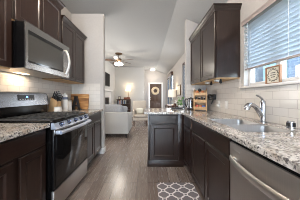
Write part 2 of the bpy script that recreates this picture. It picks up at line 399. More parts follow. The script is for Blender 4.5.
# baseboards
def baseboard(name, poly_boxes):
    mb = MB()
    for b in poly_boxes: mb.box(*b, bev=0.004)
    return struct(mb.build(name, M['trim']))
baseboard('baseboard_left', [(-1.0, -0.915, YW-.016, YW-.001, 0, .11), (-.929, -.913, YW-.016, YW+T+.016, 0, .11), (-1.6, -.93, YW+T+.001, YW+T+.016, 0, .11)])
baseboard('baseboard_back', [(-1.0, -.235, YB-.016, YB-.001, 0, .11), (-.229, -.213, YB-.016, YD-.02, 0, .11)])
baseboard('baseboard_right', [(XR-.016, XR-.001, YW+T+.02, YD-.02, 0, .11)])

# tiled backsplashes
struct(MB().box(XL+.0005, XL+.009, -.6, YW-.0005, .93, 1.46).build('trim_1', M['tile_y']))
struct(MB().box(XL+.010, -1.00, YW-.009, YW-.0005, .93, 1.46).build('trim_2', M['tile_x']))
struct(MB().box(XR-.009, XR-.0005, -.6, YW-.0005, .93, 1.285).box(XR-.009, XR-.0005, 1.86, YW-.0005, 1.285, 1.44).build('trim_3', M['tile_y']))
struct(MB().box(WX+.002, XR-.010, YW-.009, YW-.0005, .93, 1.44).build('trim_4', M['tile_x']))

# kitchen window: frame, mullion, panes, stool
def window_kitchen():
    y0, y1, z0, z1 = WK
    f = MB()
    xa, xb = XR+.06, XR+.12
    f.box(xa, xb, y1-.035, y1, z0, z1, .004).box(xa, xb, y0, y0+.05, z0, z1, .004)
    f.box(xa, xb, y0+.05, y1-.035, z0, z0+.045, .004).box(xa, xb, y0+.05, y1-.035, z1-.05, z1, .004)
    f.box(xa, xb, 1.365, 1.41, z0+.045, z1-.05, .004)
    o = struct(f.build('window_1', M['trim']))
    MB().box(xa+.027, xa+.033, y0+.05, 1.365, z0+.045, z1-.05).build('pane', M['glass'], o)
    MB().box(xa+.027, xa+.033, 1.41, y1-.035, z0+.045, z1-.05).build('pane', M['glass'], o)
    struct(MB().box(XR-.045, XR+.059, y0-.05, y1+.035, z0-.024, z0+.0, .006).build('trim_5', M['trim']))
window_kitchen()
SILL = 1.31
# living-room windows: frame, glass, pulled shade
for k, (y0, y1, z0, z1) in enumerate(WIN):
    f = MB(); xa, xb = XR+.07, XR+.12
    f.box(xa, xb, y0, y0+.04, z0, z1).box(xa, xb, y1-.04, y1, z0, z1).box(xa, xb, y0+.04, y1-.04, z0, z0+.04).box(xa, xb, y0+.04, y1-.04, z1-.04, z1)
    o = struct(f.build('window_%d' % (k+2), M['trim']))
    MB().box(xa+.02, xa+.026, y0+.04, y1-.04, z0+.04, z1-.04).build('pane', M['glass'], o)
    lab = ['blue-grey blind in the narrow window just past the peninsula', 'blue-grey blind in living room window under a dark valance', 'blue-grey blind in the farthest window beside the entry door'][k]
    t = thing('window_blind', lab, 'blind', (XR+.04, (y0+y1)/2, z0), 0, 'blinds in the living room windows')
    w = (y1-y0)/2-.01
    sl = MB(); n = int((z1-z0-.09)/.05)
    for i in range(n):
        z = .03+i*.05
        sl.box(-.004, .004, -w, w, 0, .046, mtx=Matrix.Translation((0, 0, z)) @ Matrix.Rotation(math.radians(18), 4, 'Y'))
    sl.build('slats', M['shadecloth'], t)
    MB().box(-.025, .025, -w, w, z1-z0-.055, z1-z0-.004).build('headrail', M['darkwood'], t)
tag(MB().box(XR-.11, XR-.002, 6.85, 8.0, 2.24, 2.42, .01).build('window_valance', M['darkwood']), 'dark brown valance box over the middle living room window', 'valance')

# entry door
d = MB().box(DX0+.004, DX1-.004, YD+.03, YD+.075, .005, DZ-.004)
door = struct(d.build('door_1', M['doorwood']))
def raised(mb, x0, x1, z0, z1, y):
    mb.rings_loft([[(x0, y, z0), (x1, y, z0), (x1, y, z1), (x0, y, z1)],
                   [(x0+.03, y-.014, z0+.03), (x1-.03, y-.014, z0+.03), (x1-.03, y-.014, z1-.03), (x0+.03, y-.014, z1-.03)]])
for (x0, x1) in ((DX0+.10, .46), (.52, DX1-.10)):
    for (z0, z1) in ((.22, .78), (.90, 1.90)):
        mb = MB(); raised(mb, x0, x1, z0, z1, YD+.031); mb.build('panel', M['doorwood'], door)
mb = MB().cyl((DX0+.07, YD+.03, 1.02), (DX0+.07, YD-.03, 1.02), .012).sphere((DX0+.07, YD-.035, 1.02), .028)
mb.cyl((DX0+.07, YD+.03, 1.15), (DX0+.07, YD+.01, 1.15), .025); mb.build('door_handle', M['nickel'], door)
mb = MB().box(DX0-.09, DX0, YD-.018, YD-.001, 0, DZ+.09, .004).box(DX1, DX1+.09, YD-.018, YD-.001, 0, DZ+.09, .004).box(DX0, DX1, YD-.018, YD-.001, DZ, DZ+.09, .004)
struct(mb.build('trim_6', M['trim']))
# wreath on the door
mb = MB(); pts = []
for k in range(36):
    a = 2*PI*k/36; r = .19+.004*math.sin(5*a)
    pts.append((r*math.cos(a), 0, r*math.sin(a)))
mb.tube(pts, [.072+.008*random.random() for _ in pts], 10, True)
for k in range(70):
    a = random.random()*2*PI; r = .19+random.uniform(-.05, .06)
    mb.sphere((r*math.cos(a), random.uniform(-.05, -.01), r*math.sin(a)), random.uniform(.014, .03), seg=6)
tag(mb.build('door_wreath', M['wreath'], loc=(.47, YD-.045, 1.58)), 'round straw-coloured wreath hung on the dark entry door', 'wreath')
# thermostat
t = thing('thermostat', 'small white thermostat on the grey wall left of the hallway', 'thermostat', (-.30, YB-.001, 1.46))
MB().box(-.05, .05, -.025, 0, -.06, .06, .008).build('housing', M['outlet'], t)
MB().box(-.03, .03, -.027, -.024, -.005, .035).build('screen', M['nickel'], t)

# ------------------------------------------------------------------ cabinets
def door_bm(x0, x1, z0, z1, y=-.02, th=.019, fr=.052, rec=.009):
    mb = MB(); b = y+th
    r = lambda i, yy: [(x0+i, yy, z0+i), (x1-i, yy, z0+i), (x1-i, yy, z1-i), (x0+i, yy, z1-i)]
    mb.rings_loft([r(0, b), r(0, y+.003), r(.003, y), r(fr, y), r(fr+.005, y+.004), r(fr+.012, y+rec), r(fr+.03, y+rec)])
    return mb
def drawer_bm(x0, x1, z0, z1, y=-.02, th=.019):
    mb = MB(); b = y+th
    r = lambda i, yy: [(x0+i, yy, z0+i), (x1-i, yy, z0+i), (x1-i, yy, z1-i), (x0+i, yy, z1-i)]
    mb.rings_loft([r(0, b), r(0, y+.006), r(.002, y+.002), r(.006, y), r(.012, y)])
    return mb
ZT = 0.89          # top of base cabinets
def base_cab(label, loc, rz, w, depth, doors, drawers, group=None, toe=True, hollow=False, name='base_cabinet'):
    t = thing(name, label, 'cabinet', loc, rz, group)
    mb = MB()
    if hollow:   # sink cabinet: open topped box
        mb.box(0, w, 0, .02, .10, ZT).box(0, .018, .02, depth, .10, ZT).box(w-.018, w, .02, depth, .10, ZT).box(.018, w-.018, .02, depth, .10, .12)
    else: mb.box(0, w, 0, depth, .10, ZT)
    mb.build('body', M['espresso'], t)
    MB().box(0, w, .07, depth, 0, .10).build('toe_kick', M['espresso_h'], t)
    for d_ in doors: door_bm(*d_).build('door', M['espresso'], t)
    for d_ in drawers: drawer_bm(*d_).build('drawer_front', M['espresso_h'], t)
    return t
D0, D1, R0, R1 = .125, .715, .735, .872
XF = -0.96   # left door faces;  body front is 2 cm behind
base_cab('dark brown base cabinet with one drawer left of the range', (XF-.02, .75, 0), LEFT, .604, .61,
         [(.025, .262, D0, D1), (.315, .582, D0, D1)], [(.025, .582, R0, R1)])
base_cab('dark brown base cabinet nearest the camera under left worktop', (XF-.02, .14, 0), LEFT, .605, .61,
         [(.02, .295, D0, D1), (.315, .585, D0, D1)], [(.02, .585, R0, R1)])
base_cab('dark brown base cabinet between the range and left wing wall', (XF-.02, 2.13, 0), LEFT, .81, .61,
         [(.02, .395, D0, D1), (.415, .79, D0, D1)], [(.02, .79, R0, R1)])
XG = 0.59
base_cab('dark brown base cabinet in the corner beside the peninsula', (XG+.02, 2.378, 0), RIGHT, .432, .59,
         [(.045, .412, D0, D1)], [(.045, .412, R0, R1)])
base_cab('wide dark brown sink cabinet with false drawer beside the dishwasher', (XG+.02, 1.942, 0), RIGHT, .932, .59,
         [(.02, .456, D0, D1), (.476, .912, D0, D1)], [(.02, .912, R0, R1)], hollow=True)
# peninsula
t = thing('peninsula_cabinet', 'dark blue-brown peninsula cabinet end with one drawer and one door facing the kitchen', 'cabinet', (0, 2.40, 0))
MB().box(0, .608, 0, .555, .02, ZT).box(.608, 1.2, 0, .55, .02, ZT).build('body', M['espresso'], t)
MB().box(-.008, 0.6, -.012, 0, 0, .11, .003).box(-.012, 0, 0, .56, 0, .11, .003).build('base_moulding', M['espresso_h'], t)
door_bm(.045, .49, .135, .715, fr=.058).build('door', M['espresso'], t)
drawer_bm(.045, .49, .735, .872).build('drawer_front', M['espresso_h'], t)
MB().box(.0, .03, -.012, 0, .11, ZT, .002).build('corner_stile', M['espresso'], t)
MB().box(.51, .588, -.02, 0, .11, ZT, .002).build('filler_strip', M['espresso'], t)

# upper cabinets
def upper_cab(label, loc, rz, w, depth, z0, z1, doors, crown_h=.055, out=.035, ends=(True, True), group=None):
    t = thing('wall_cabinet', label, 'cabinet', loc, rz, group)
    MB().box(0, w, 0, depth, .012, z1-z0).build('body', M['espresso'], t)
    MB().box(.004, w-.004, .004, depth-.004, 0, .011).build('bottom_panel', M['natural'], t)
    for a, b in doors: door_bm(a, b, .012, z1-z0-.02).build('door', M['espresso'], t)
    e0 = out if ends[0] else 0; e1 = out if ends[1] else 0
    h = z1-z0
    def ring(f, z): return [(-e0*f, -.02-out*f, z), (w+e1*f, -.02-out*f, z), (w+e1*f, depth, z), (-e0*f, depth, z)]
    MB().rings_loft([ring(.05, h-.018), ring(.25, h), ring(.35, h), ring(.5, h+crown_h*.35), ring(.85, h+crown_h*.7), ring(1, h+crown_h*.72), ring(1, h+crown_h)]).build('crown_moulding', M['espresso_h'], t)
    return t
UX = -1.29
UD = abs(XL)-abs(UX)-.02-.001
ZU = 1.445
upper_cab('dark brown wall cabinet left of the microwave, nearest the camera', (UX-.02, .60, ZU), LEFT, .755, UD, ZU, 2.36, [(.015, .37), (.385, .742)], ends=(False, False))
upper_cab('taller dark brown wall cabinet directly above the microwave', (UX-.02, 1.362, 1.925), LEFT, .762, UD, 1.925, 2.51, [(.015, .374), (.388, .747)], ends=(False, True))
upper_cab('dark brown two-door wall cabinet between microwave and left wing wall', (UX-.02, 2.127, ZU), LEFT, .765, UD, ZU, 2.36, [(.015, .375), (.39, .75)], ends=(False, True))
upper_cab('dark brown two-door wall cabinet on the right wall beside the window', (.88+.02, 2.952, 1.425), RIGHT, 1.09, XR-.90-.001, 1.425, 2.335, [(.02, .565), (.585, 1.075)], ends=(False, True))
# under-cabinet puck lights
for y, lab in ((2.35, 'white puck light under right wall cabinet, farther one'), (2.02, 'white puck light under right wall cabinet, nearer one')):
    t = thing('puck_light', lab, 'light', (.99, y, 1.424), 0, 'puck lights under the right wall cabinet')
    MB().box(-.035, .035, -.035, .035, -.022, 0, .004).build('housing', M['outlet'], t)
    MB().cyl((0, 0, -.028), (0, 0, -.022), .022).build('lens', M['white'], t)
for y, lab in ((2.22, 'small black hook under right wall cabinet between the puck lights'), (1.93, 'small black hook under right wall cabinet near its front end')):
    tag(MB().cyl((.99, y, 1.385), (.99, y, 1.424), .018, .01).sphere((.99, y, 1.382), .02).build('cup_hook', M['plastic']), lab, 'hook', 'black hooks under the right wall cabinet')

# ------------------------------------------------------------------ worktops
CT = 0.93; CB = 0.891
def worktop(name, mb, label):
    o = mb.build(name, M['granite']); b = o.modifiers.new('edge', 'BEVEL'); b.width = .005; b.segments = 2; b.limit_method = 'ANGLE'
    return tag(o, label, 'worktop')
worktop('worktop', MB().box(XL+.0095, XF+.025, .14, 1.357, CB, CT), 'speckled granite worktop left of the range, nearest the camera')
worktop('worktop', MB().box(XL+.0095, XF+.025, 2.128, YW-.0095, CB, CT), 'short granite worktop right of the range holding the knife block')
SX0, SX1, SY0, SY1, SYM = .69, 1.075, 1.008, 1.64, 1.30
xs = [-.07, XG-.025, SX0, WX-.002, SX1, XR-.0095]; ys = [.2, SY0, SYM-.012, SYM+.012, SY1, 2.355, YW-.0095, 3.22]
def inw(x, y):
    if y < 2.355 and x < XG-.025: return False
    if y > YW-.0095 and x > WX-.002: return False
    if SX0 < x < SX1 and SY0 < y < SY1: return False
    return True
worktop('worktop', MB().cells(xs, ys, inw, CB, CT), 'long L-shaped granite worktop with the sink, running onto the peninsula')

# sink
def sink():
    t = thing('kitchen_sink', 'stainless undermount double-bowl sink set in the right worktop', 'sink', (SX0, SY0, .0))
    def bowl(x0, x1, y0, y1, depth):
        mb = MB(); zt = CT-.004
        def rr(i, r, z):
            pts = []
            for cx, cy, a0 in ((x1-i-r, y1-i-r, 0), (x0+i+r, y1-i-r, 90), (x0+i+r, y0+i+r, 180), (x1-i-r, y0+i+r, 270)):
                for k in range(5):
                    a = math.radians(a0+k*22.5); pts.append((cx+r*math.cos(a), cy+r*math.sin(a), z))
            return pts
        mb.rings_loft([rr(.0015, .02, zt), rr(0.006, .04, zt+.001), rr(.010, .045, zt-.006), rr(.014, .045, zt-depth+.03), rr(.03, .05, zt-depth), rr(.09, .04, zt-depth-.004)], cap=False)
        # outer skin gives the steel its thickness
        mb.rings_loft([rr(.0015, .02, zt), rr(.0015, .02, zt-.004), rr(.008, .05, zt-.02), rr(.010, .05, zt-depth+.028), rr(.027, .05, zt-depth-.003), rr(.09, .04, zt-depth-.007)], cap=False)
        c = ((x0+x1)/2, (y0+y1)/2)
        b = mb.bm; bmesh.ops.remove_doubles(b, verts=b.verts[:], dist=.0002)
        ed = [e for e in b.edges if e.is_boundary]
        bmesh.ops.holes_fill(b, edges=ed, sides=0)
        o = mb.build('bowl', M['sink'], t)
        MB().cyl((c[0], c[1], zt-depth-.003), (c[0], c[1], zt-depth+.002), .042).build('drain', M['chrome'], o)
    bowl(0, SX1-SX0, SYM-SY0, SY1-SY0, .19)
    bowl(0, SX1-SX0, 0, SYM-SY0, .19)
sink()
# faucet
t = thing('kitchen_faucet', 'chrome pull-out faucet with lever handle behind the sink', 'faucet', (1.135, 1.40, CT))
MB().lathe([(0, 0), (.034, 0), (.034, .008), (.026, .016), (.024, .09), (.026, .14), (.025, .20), (.018, .215), (0, .218)]).build('body', M['chrome'], t)
MB().tube([(-.01, 0, .06), (-.035, -.002, .10), (-.07, -.006, .145), (-.105, -.01, .172), (-.135, -.014, .175)], [.024, .023, .021, .020, .021], 14).build('spout', M['chrome'], t)
MB().tube([(-.132, -.0136, .176), (-.155, -.016, .166), (-.172, -.018, .145), (-.178, -.019, .125)], [.021, .026, .028, .024], 14).build('spray_head', M['chrome'], t)
MB().tube([(0, 0, .212), (-.012, -.004, .235), (-.04, -.01, .255), (-.075, -.016, .265)], [.013, .011, .009, .008], 12).build('lever', M['chrome'], t)
# air gap
t = thing('air_gap', 'short chrome and black air gap cap on worktop right of faucet', 'air gap', (1.145, 1.135, CT))
MB().lathe([(0, 0), (.028, 0), (.028, .004), (.025, .006), (.025, .052), (.020, .059), (0, .061)]).build('cap', M['chrome'], t)
MB().box(-.012, .012, -.0265, -.020, .015, .045).box(-.0265, -.020, -.012, .012, .015, .045).build('vent', M['plastic'], t)

# ------------------------------------------------------------------ range
t = thing('range', 'stainless gas range with black oven door and five knobs', 'range', (-.905, 1.3605, 0), LEFT)
w = .764
MB().box(0, w, .03, .66, .02, .925).box(.04, w-.04, .06, .6, 0, .02).build('body', M['black'], t)
MB().prism([(-.022, .866), (0.03, .866), (0.03, .93), (.006, .93)], 'x', .004, w-.004).build('control_panel', M['steel_panel'], t)
for k in range(5):
    x = .10+k*(w-.2)/4
    n = Vector((0, -.88, .47)).normalized(); p = Vector((x, -.008, .898))
    kn = MB().cyl(p, p+n*.012, .024, .024).cyl(p+n*.012, p+n*.036, .019, .017, bev=.003).build('knob', M['knobblue'], t)
    MB().cyl(p-n*.0, p+n*.004, .0255, .025).build('bezel', M['black'], kn)
od = MB().box(.004, w-.004, 0.0, .028, .27, .862, .004).build('oven_door', M['black'], t)
MB().box(.03, w-.03, -.004, -.0005, .30, .80, .001).build('door_glass', M['bglass'], od)
MB().box(.004, w-.004, -.006, -.0005, .805, .862, .002).build('door_trim', M['steel'], od)
pts = [(.03+(w-.06)*k/14, -.050-.022*math.sin(PI*k/14), .830) for k in range(15)]
hb = MB().tube(pts, .020, 12); hb.box(.018, .05, -.05, -.005, .815, .85, .004).box(w-.05, w-.018, -.05, -.005, .815, .85, .004)
hb.build('oven_handle', M['steel_panel'], t)
MB().box(.022, .044, -.054, -.051, .822, .844, .001).build('badge', M['grey_label'], t)
MB().box(.004, w-.004, .0, .028, .055, .262, .004).build('storage_drawer', M['steel_dw'], t)
MB().box(.002, w-.002, -.004, .64, .9255, .938, .003).build('cooktop', M['black'], t)
for gx in (.015, .267, .519):
    g = MB(); gw = .23; y0, y1 = .035, .565; zt = .962
    for (a, b) in (((gx, y0), (gx+gw, y0)), ((gx, y1), (gx+gw, y1)), ((gx, y0), (gx, y1)), ((gx+gw, y0), (gx+gw, y1)), ((gx, .3), (gx+gw, .3))):
        g.box(min(a[0], b[0])-.006, max(a[0], b[0])+.006, min(a[1], b[1])-.006, max(a[1], b[1])+.006, zt-.012, zt)
    for yy in (.10, .165, .23, .365, .43, .495): g.box(gx, gx+gw, yy-.005, yy+.005, zt-.008, zt+.004)
    g.box(gx+gw/2-.005, gx+gw/2+.005, y0, y1, zt-.008, zt+.004)
    for (px, py) in ((gx, y0), (gx+gw, y0), (gx, y1), (gx+gw, y1)): g.box(px-.007, px+.007, py-.007, py+.007, .938, zt-.01)
    g.build('grate', M['iron'], t)
for bx, by in ((.13, .165), (.13, .43), (.382, .3), (.634, .165), (.634, .43)):
    MB().cyl((bx, by, .9385), (bx, by, .948), .042, .038).build('burner', M['iron'], t)
MB().box(0, w, .60, .686, .94, 1.07, .004).build('vent_riser', M['black'], t)
bg_ = MB(); 
def bgring(x, s=1.0):
    return [(x, .585, 1.072), (x, .685, 1.072), (x, .685, 1.15+.085*s), (x, .675, 1.155+.09*s), (x, .63, 1.155+.09*s), (x, .605, 1.145+.09*s), (x, .597, 1.13+.08*s)]
bg_.rings_loft([bgring(0, .75), bgring(.01, .93), bgring(.03, 1), bgring(w-.03, 1), bgring(w-.01, .93), bgring(w, .75)])
bgo = bg_.build('backguard', M['steel_range'], t)
dp = MB().prism([(.5855, 1.14), (.590, 1.14), (.600, 1.205), (.5925, 1.205)], 'x', .27, .50).build('control_display', M['black'], bgo)
MB().prism([(.5830, 1.172), (.5875, 1.172), (.5885, 1.192), (.5865, 1.192)], 'x', .375, .40).build('clock_digits', M['blue_led'], bgo)
mb = MB()
for k in range(6):
    for zz in (1.15,): MB().box(.285+k*.035, .300+k*.035, .5835, .5870, zz, zz+.006).build('button', M['nickel'], bgo)

# ------------------------------------------------------------------ microwave
t = thing('microwave', 'stainless over-the-range microwave with dark window and bow handle', 'microwave', (-1.178, 1.363, 1.462), LEFT)
w = .758; h = .452
MB().box(0, w, .013, .405, .004, h).build('body', M['black'], t)
MB().box(.02, w-.02, .05, .40, 0, .0035).build('vent_plate', M['steel_dw'], t)
# frame of the door with a hole
fr = MB()
xs_ = [0, .03, .61, w]; zs_ = [.0, .06, h-.07, h]
fr.cells(xs_, zs_, lambda x, z: not (.03 < x < .61 and .06 < z < h-.07), 0, .012)
for v in fr.bm.verts: v.co = Vector((v.co.x, v.co.z, v.co.y))
do = fr.build('door', M['steel'], t)
MB().box(.0305, .6095, .006, .012, .0605, h-.0705).build('door_window', M['mwglass'], do)
MB().box(.0305, .6095, .003, .0055, h-.105, h-.0705).build('window_top_band', M['bglass'], do)
MB().box(.0305, .6095, .003, .0055, .0605, .08).build('window_bottom_band', M['bglass'], do)
pts = [(.655, -.012-.045*math.sin(PI*k/12), .05+(h-.13)*k/12) for k in range(13)]
MB().tube(pts, .016, 12).cyl((.655, 0, .05), (.655, -.014, .05), .014).cyl((.655, 0, h-.08), (.655, -.014, h-.08), .014).build('handle', M['handle'], t)
# the microwave's own task lamp
MB().box(.25, .40, .30, .36, -.004, -.0005).build('task_lamp', mat('task_lamp_lens', (0.9, 0.85, 0.7), 0.4, emis=(1, .75, .45), estr=4.0), t)
area('microwave_task_light', (-1.50, 1.70, 1.45), (0, 0, 0), .10, .25, 1.3, (1, .74, .46))

# ------------------------------------------------------------------ dishwasher
t = thing('dishwasher', 'stainless dishwasher with bowed bar handle at the near right', 'dishwasher', (XG-.012, 1.003, 0), RIGHT)
w = .598
MB().box(.003, w, .03, .59, .10, .885).box(.003, w, .08, .59, 0, .10).build('body', M['black'], t)
MB().box(.003, w, 0, .029, .11, .868, .006).build('door', M['steel_dw'], t)
MB().box(.003, w, .003, .029, .871, .885, .002).build('control_strip', M['black'], t)
pts = []
for k in range(17):
    u = k/16; pts.append((.035+(w-.07)*u, -.012-.040*math.sin(PI*u)**.8, .765))
hb = MB()
hb.rings_loft([[(p[0], p[1]+.011*math.cos(a*PI/7), p[2]+.023*math.sin(a*PI/7)) for a in range(14)] for p in pts])
hb.cyl((.045, 0, .765), (.045, -.014, .765), .016).cyl((w-.045, 0, .765), (w-.045, -.014, .765), .016)
hb.build('handle', M['handle'], t)
mb = MB()
for k in range(7): mb.box(.03+k*.012, .039+k*.012, -.0012, -.0002, .822, .832)
mb.build('maker_badge', M['nickel'], t)

# ------------------------------------------------------------------ kitchen small things
# knife block
t = thing('knife_block', 'beech knife block full of black-handled knives beside the range', 'knife block', (-1.500, 2.285, CT+.001), 1.5)
MB().prism([(-.03, 0), (.08, 0), (.03, .245), (-.075, .175)], 'x', -.05, .05).build('block', M['block'], t)
for r_ in range(4):
    u = (r_+.5)/4; yy = .03-.105*u; zz = .245-.07*u
    for c_ in range(3):
        p = Vector((-.032+c_*.032, yy, zz-.004)); l_ = .125-.012*r_+random.uniform(-.012, .012)
        dvec = Vector((.10*(c_-1), -.42, .90)).normalized()
        kh = MB().tube([p, p+dvec*l_*.5, p+dvec*l_], [.008, .0095, .0085], 8).build('knife_handle', M['plastic'], t)
        MB().tube([p+dvec*l_, p+dvec*(l_+.004)], [.0085, .0085], 8).build('end_cap', M['nickel'], kh)
# small white crock
t = thing('salt_box', 'low white square ceramic box in front of the knife block', 'box', (-1.395, 2.20, CT+.001))
MB().box(-.035, .035, -.045, .045, 0, .085, .008).build('box', M['white'], t)
MB().box(-.037, .037, -.047, .047, .086, .098, .004).build('lid', M['white'], t)
# stacked canisters
t = thing('canister', 'tall white canister with a blue-grey label band beside knife block', 'canister', (-1.475, 2.52, CT+.001))
MB().lathe([(0, 0), (.044, 0), (.047, .01), (.047, .25), (.042, .265), (0, .266)]).build('jar', M['white'], t)
MB().lathe([(.0475, .205), (.0485, .206), (.0485, .248), (.0475, .249)]).build('label_band', M['grey_label'], t)
MB().lathe([(0, .267), (.045, .267), (.046, .285), (.04, .295), (.012, .298), (.014, .315), (0, .32)]).build('lid', M['white'], t)
t = thing('canister', 'shorter white canister with metal lid behind the tall canister', 'canister', (-1.515, 2.70, CT+.001))
MB().lathe([(0, 0), (.055, 0), (.058, .01), (.058, .15), (.052, .165), (0, .166)]).build('jar', M['white'], t)
MB().lathe([(0, .167), (.057, .167), (.058, .18), (.05, .19), (0, .195)]).build('lid', M['nickel'], t)
# cutting board leaning on tile of the wing wall
def rrect(w, h, r, n=6):
    pts = []
    for cx, cz, a0 in ((w/2-r, h-r, 0), (-w/2+r, h-r, 90), (-w/2+r, r, 180), (w/2-r, r, 270)):
        for k in range(n+1):
            a = math.radians(a0+k*90/n); pts.append((cx+r*math.cos(a), cz+r*math.sin(a)))
    return pts
bo = MB().prism(rrect(.37, .31, .022), 'y', -.011, .011).build('cutting_board', M['board'], loc=(-1.403, 2.882, CT+.004))
bo.rotation_euler = (math.radians(-9), 0, 0)
tag(bo, 'striped wooden cutting board leaning on the tiled wing wall', 'cutting board')
# letter A
mb = MB(); hA, wA, dA = .265, .175, .035
mb.prism([(-wA/2, 0), (-wA/2+.045, 0), (0, hA*.80), (wA/2-.045, 0), (wA/2, 0), (.024, hA), (-.024, hA)], 'y', -dA/2, dA/2)
mb.box(-wA/2+.04, wA/2-.04, -dA/2+.001, dA/2-.001, .065, .10)
mb.box(-wA/2-.015, -wA/2+.06, -dA/2, dA/2, -.0, .014).box(wA/2-.06, wA/2+.015, -dA/2, dA/2, 0, .014)
mb.box(-.04, .028, -dA/2, dA/2, hA-.012, hA+.0)
tag(mb.build('letter_decoration', M['plastic'], loc=(-1.415, 2.79, CT+.001)), 'black standing capital letter A in front of the cutting board', 'letter')

# kettle
t = thing('electric_kettle', 'black and steel electric kettle on worktop left of wooden rack', 'kettle', (.86, 2.85, CT+.001))
MB().lathe([(0, 0), (.078, 0), (.080, .022), (.0, .024)]).build('base', M['plastic'], t)
MB().lathe([(0, .025), (.076, .025), (.077, .05), (.068, .15), (.058, .205), (0, .206)]).build('body', M['steel_range'], t)
MB().lathe([(0, .2065), (.058, .2065), (.052, .225), (.015, .232), (.014, .243), (0, .245)]).build('lid', M['plastic'], t)
MB().tube([(-.055, 0, .205), (-.10, 0, .21), (-.118, 0, .17), (-.112, 0, .10), (-.082, 0, .05)], [.012, .013, .013, .012, .010], 10).build('handle', M['plastic'], t)
MB().prism([(-.02, .17), (.02, .17), (.028, .205), (-.028, .205)], 'x', .055, .085).build('spout', M['steel'], t)
MB().box(-.016, .016, -.076, -.066, .05, .17, .003).build('water_gauge', M['plastic'], t)
# wooden rack
RX, RY = .985, 2.66; RR = math.radians(-24)
RM = Matrix.Translation((RX, RY, CT+.001)) @ Matrix.Rotation(RR, 4, 'Z')
t = thing('produce_rack', 'three-tier wooden rack on the worktop beside the kettle', 'rack', (RX, RY, CT+.001), RR)
for sx in (-1, 1):
    MB().prism([(-.10, 0), (.09, 0), (.09, .40), (.06, .41), (-.10, .36)], 'x', sx*.105-.008, sx*.105+.008).build('side_panel', M['pine'], t)
for z in (.02, .15, .28):
    mb = MB().box(-.0965, .0965, -.095, .085, z, z+.012).box(-.0965, .0965, -.098, -.086, z, z+.05).build('shelf', M['pine'], t)
MB().box(-.0965, .0965, .078, .088, .04, .38).build('back_panel', M['pine'], t)
def place(mb, name, m, x, y, z, label, cat, group):
    o = mb.build(name, m, loc=RM @ Vector((x, y, z))); o.rotation_euler = (0, 0, RR)
    return tag(o, label, cat, group)
place(MB().sphere((0, 0, 0), .034), 'orange', M['rack_or'], -.055, -.035, .327, 'orange at the left of the rack top tier', 'fruit', 'produce on the rack top tier')
place(MB().sphere((0, 0, 0), .034), 'orange', M['rack_or'], .04, -.04, .327, 'orange at the right of the rack top tier', 'fruit', 'produce on the rack top tier')
place(MB().lathe([(0, 0), (.025, .004), (.034, .022), (.026, .045), (.008, .06), (.005, .075), (0, .078)], seg=14), 'garlic_bulb', M['rack_wh'], -.01, .02, .293, 'pale garlic bulb behind the oranges on rack', 'vegetable', 'produce on the rack top tier')
place(MB().sphere((0, 0, 0), .033, (1, 1, .9)), 'avocado', M['rack_bk'], -.01, -.045, .378, 'dark round avocado resting on top of the oranges', 'fruit', 'produce on the rack top tier')
for k in range(4):
    tt = thing('spice_bottle', ['dark spice bottle at left end of rack middle tier', 'dark spice bottle second from left on rack middle tier', 'dark spice bottle third from left on rack middle tier', 'dark spice bottle at right end of rack middle tier'][k], 'bottle', RM @ Vector((-.066+k*.044, -.03, .1625)), 0, 'spice bottles on the rack middle tier')
    MB().lathe([(0, 0), (.019, 0), (.019, .06), (.012, .07), (0, .071)], seg=14).build('glass', M['rack_bk'], tt)
    MB().cyl((0, 0, .071), (0, 0, .09), .013, seg=14).build('cap', M['rack_wh' if k % 2 else 'rack_bk'], tt)
for k, (m_, lab) in enumerate((('rack_rd', 'red packet on rack bottom tier, leftmost'), ('rack_or', 'orange packet in middle of rack bottom tier'), ('rack_bl', 'blue packet on rack bottom tier, rightmost'))):
    place(MB().box(-.025, .025, -.03, .03, 0, .075-.008*k, .006), 'food_packet', M[m_], -.06+k*.058, -.03, .033, lab, 'packet', 'packets on the rack bottom tier')
# tray with plant and bottles on the peninsula
t = thing('serving_tray', 'dark oval tray on the far edge of peninsula', 'tray', (.63, 3.06, CT+.001))
MB().lathe([(0, 0), (.12, 0), (.155, .018), (.16, .030), (.153, .030), (.12, .010), (0, .008)], seg=32, sc=(1, .6)).build('dish', M['tray'], t)
t = thing('potted_plant', 'green leafy plant in white bowl on the oval tray', 'plant', (.705, 3.06, CT+.0105))
MB().lathe([(0, 0), (.035, 0), (.055, .03), (.058, .06), (.053, .06), (.048, .03), (0, .02)]).build('pot', M['white'], t)
lf = MB(); st = MB()
for k in range(16):
    a = k*2.4; rr = random.uniform(.02, .095); z = random.uniform(.09, .25)
    px_, py_ = rr*math.cos(a), rr*.7*math.sin(a)
    st.tube([(0, 0, .03), (px_*.4, py_*.4, z*.6), (px_, py_, z)], .002, 5)
    mt = Matrix.Translation((px_, py_, z)) @ Matrix.Rotation(a, 4, 'Z') @ Matrix.Rotation(random.uniform(.2, 1.2), 4, 'Y')
    L_ = .055; W_ = .022
    ring = [(0, 0, .001), (L_*.35, W_, .006), (L_*.75, W_*.7, .004), (L_, 0, -.004), (L_*.75, -W_*.7, .004), (L_*.35, -W_, .006)]
    lf.rings_loft([[mt @ Vector(p) for p in ring], [mt @ (Vector(p)-Vector((0, 0, .0015))) for p in ring]])
st.build('stems', M['leaf'], t); lf.build('leaves', M['leaf'], t)
tag(MB().lathe([(0, 0), (.026, 0), (.030, .03), (.026, .08), (.010, .11), (.010, .15), (.013, .155), (0, .156)]).build('bottle_vase', M['twig'], loc=(.585, 3.08, CT+.0105)), 'brown narrow-necked vase on the oval tray', 'vase')
tag(MB().lathe([(0, 0), (.025, 0), (.025, .03), (.027, .05), (.02, .06), (0, .061)]).build('candle_jar', M['twig'], loc=(.535, 3.04, CT+.0105)), 'small dark candle jar at the left of the oval tray', 'candle')
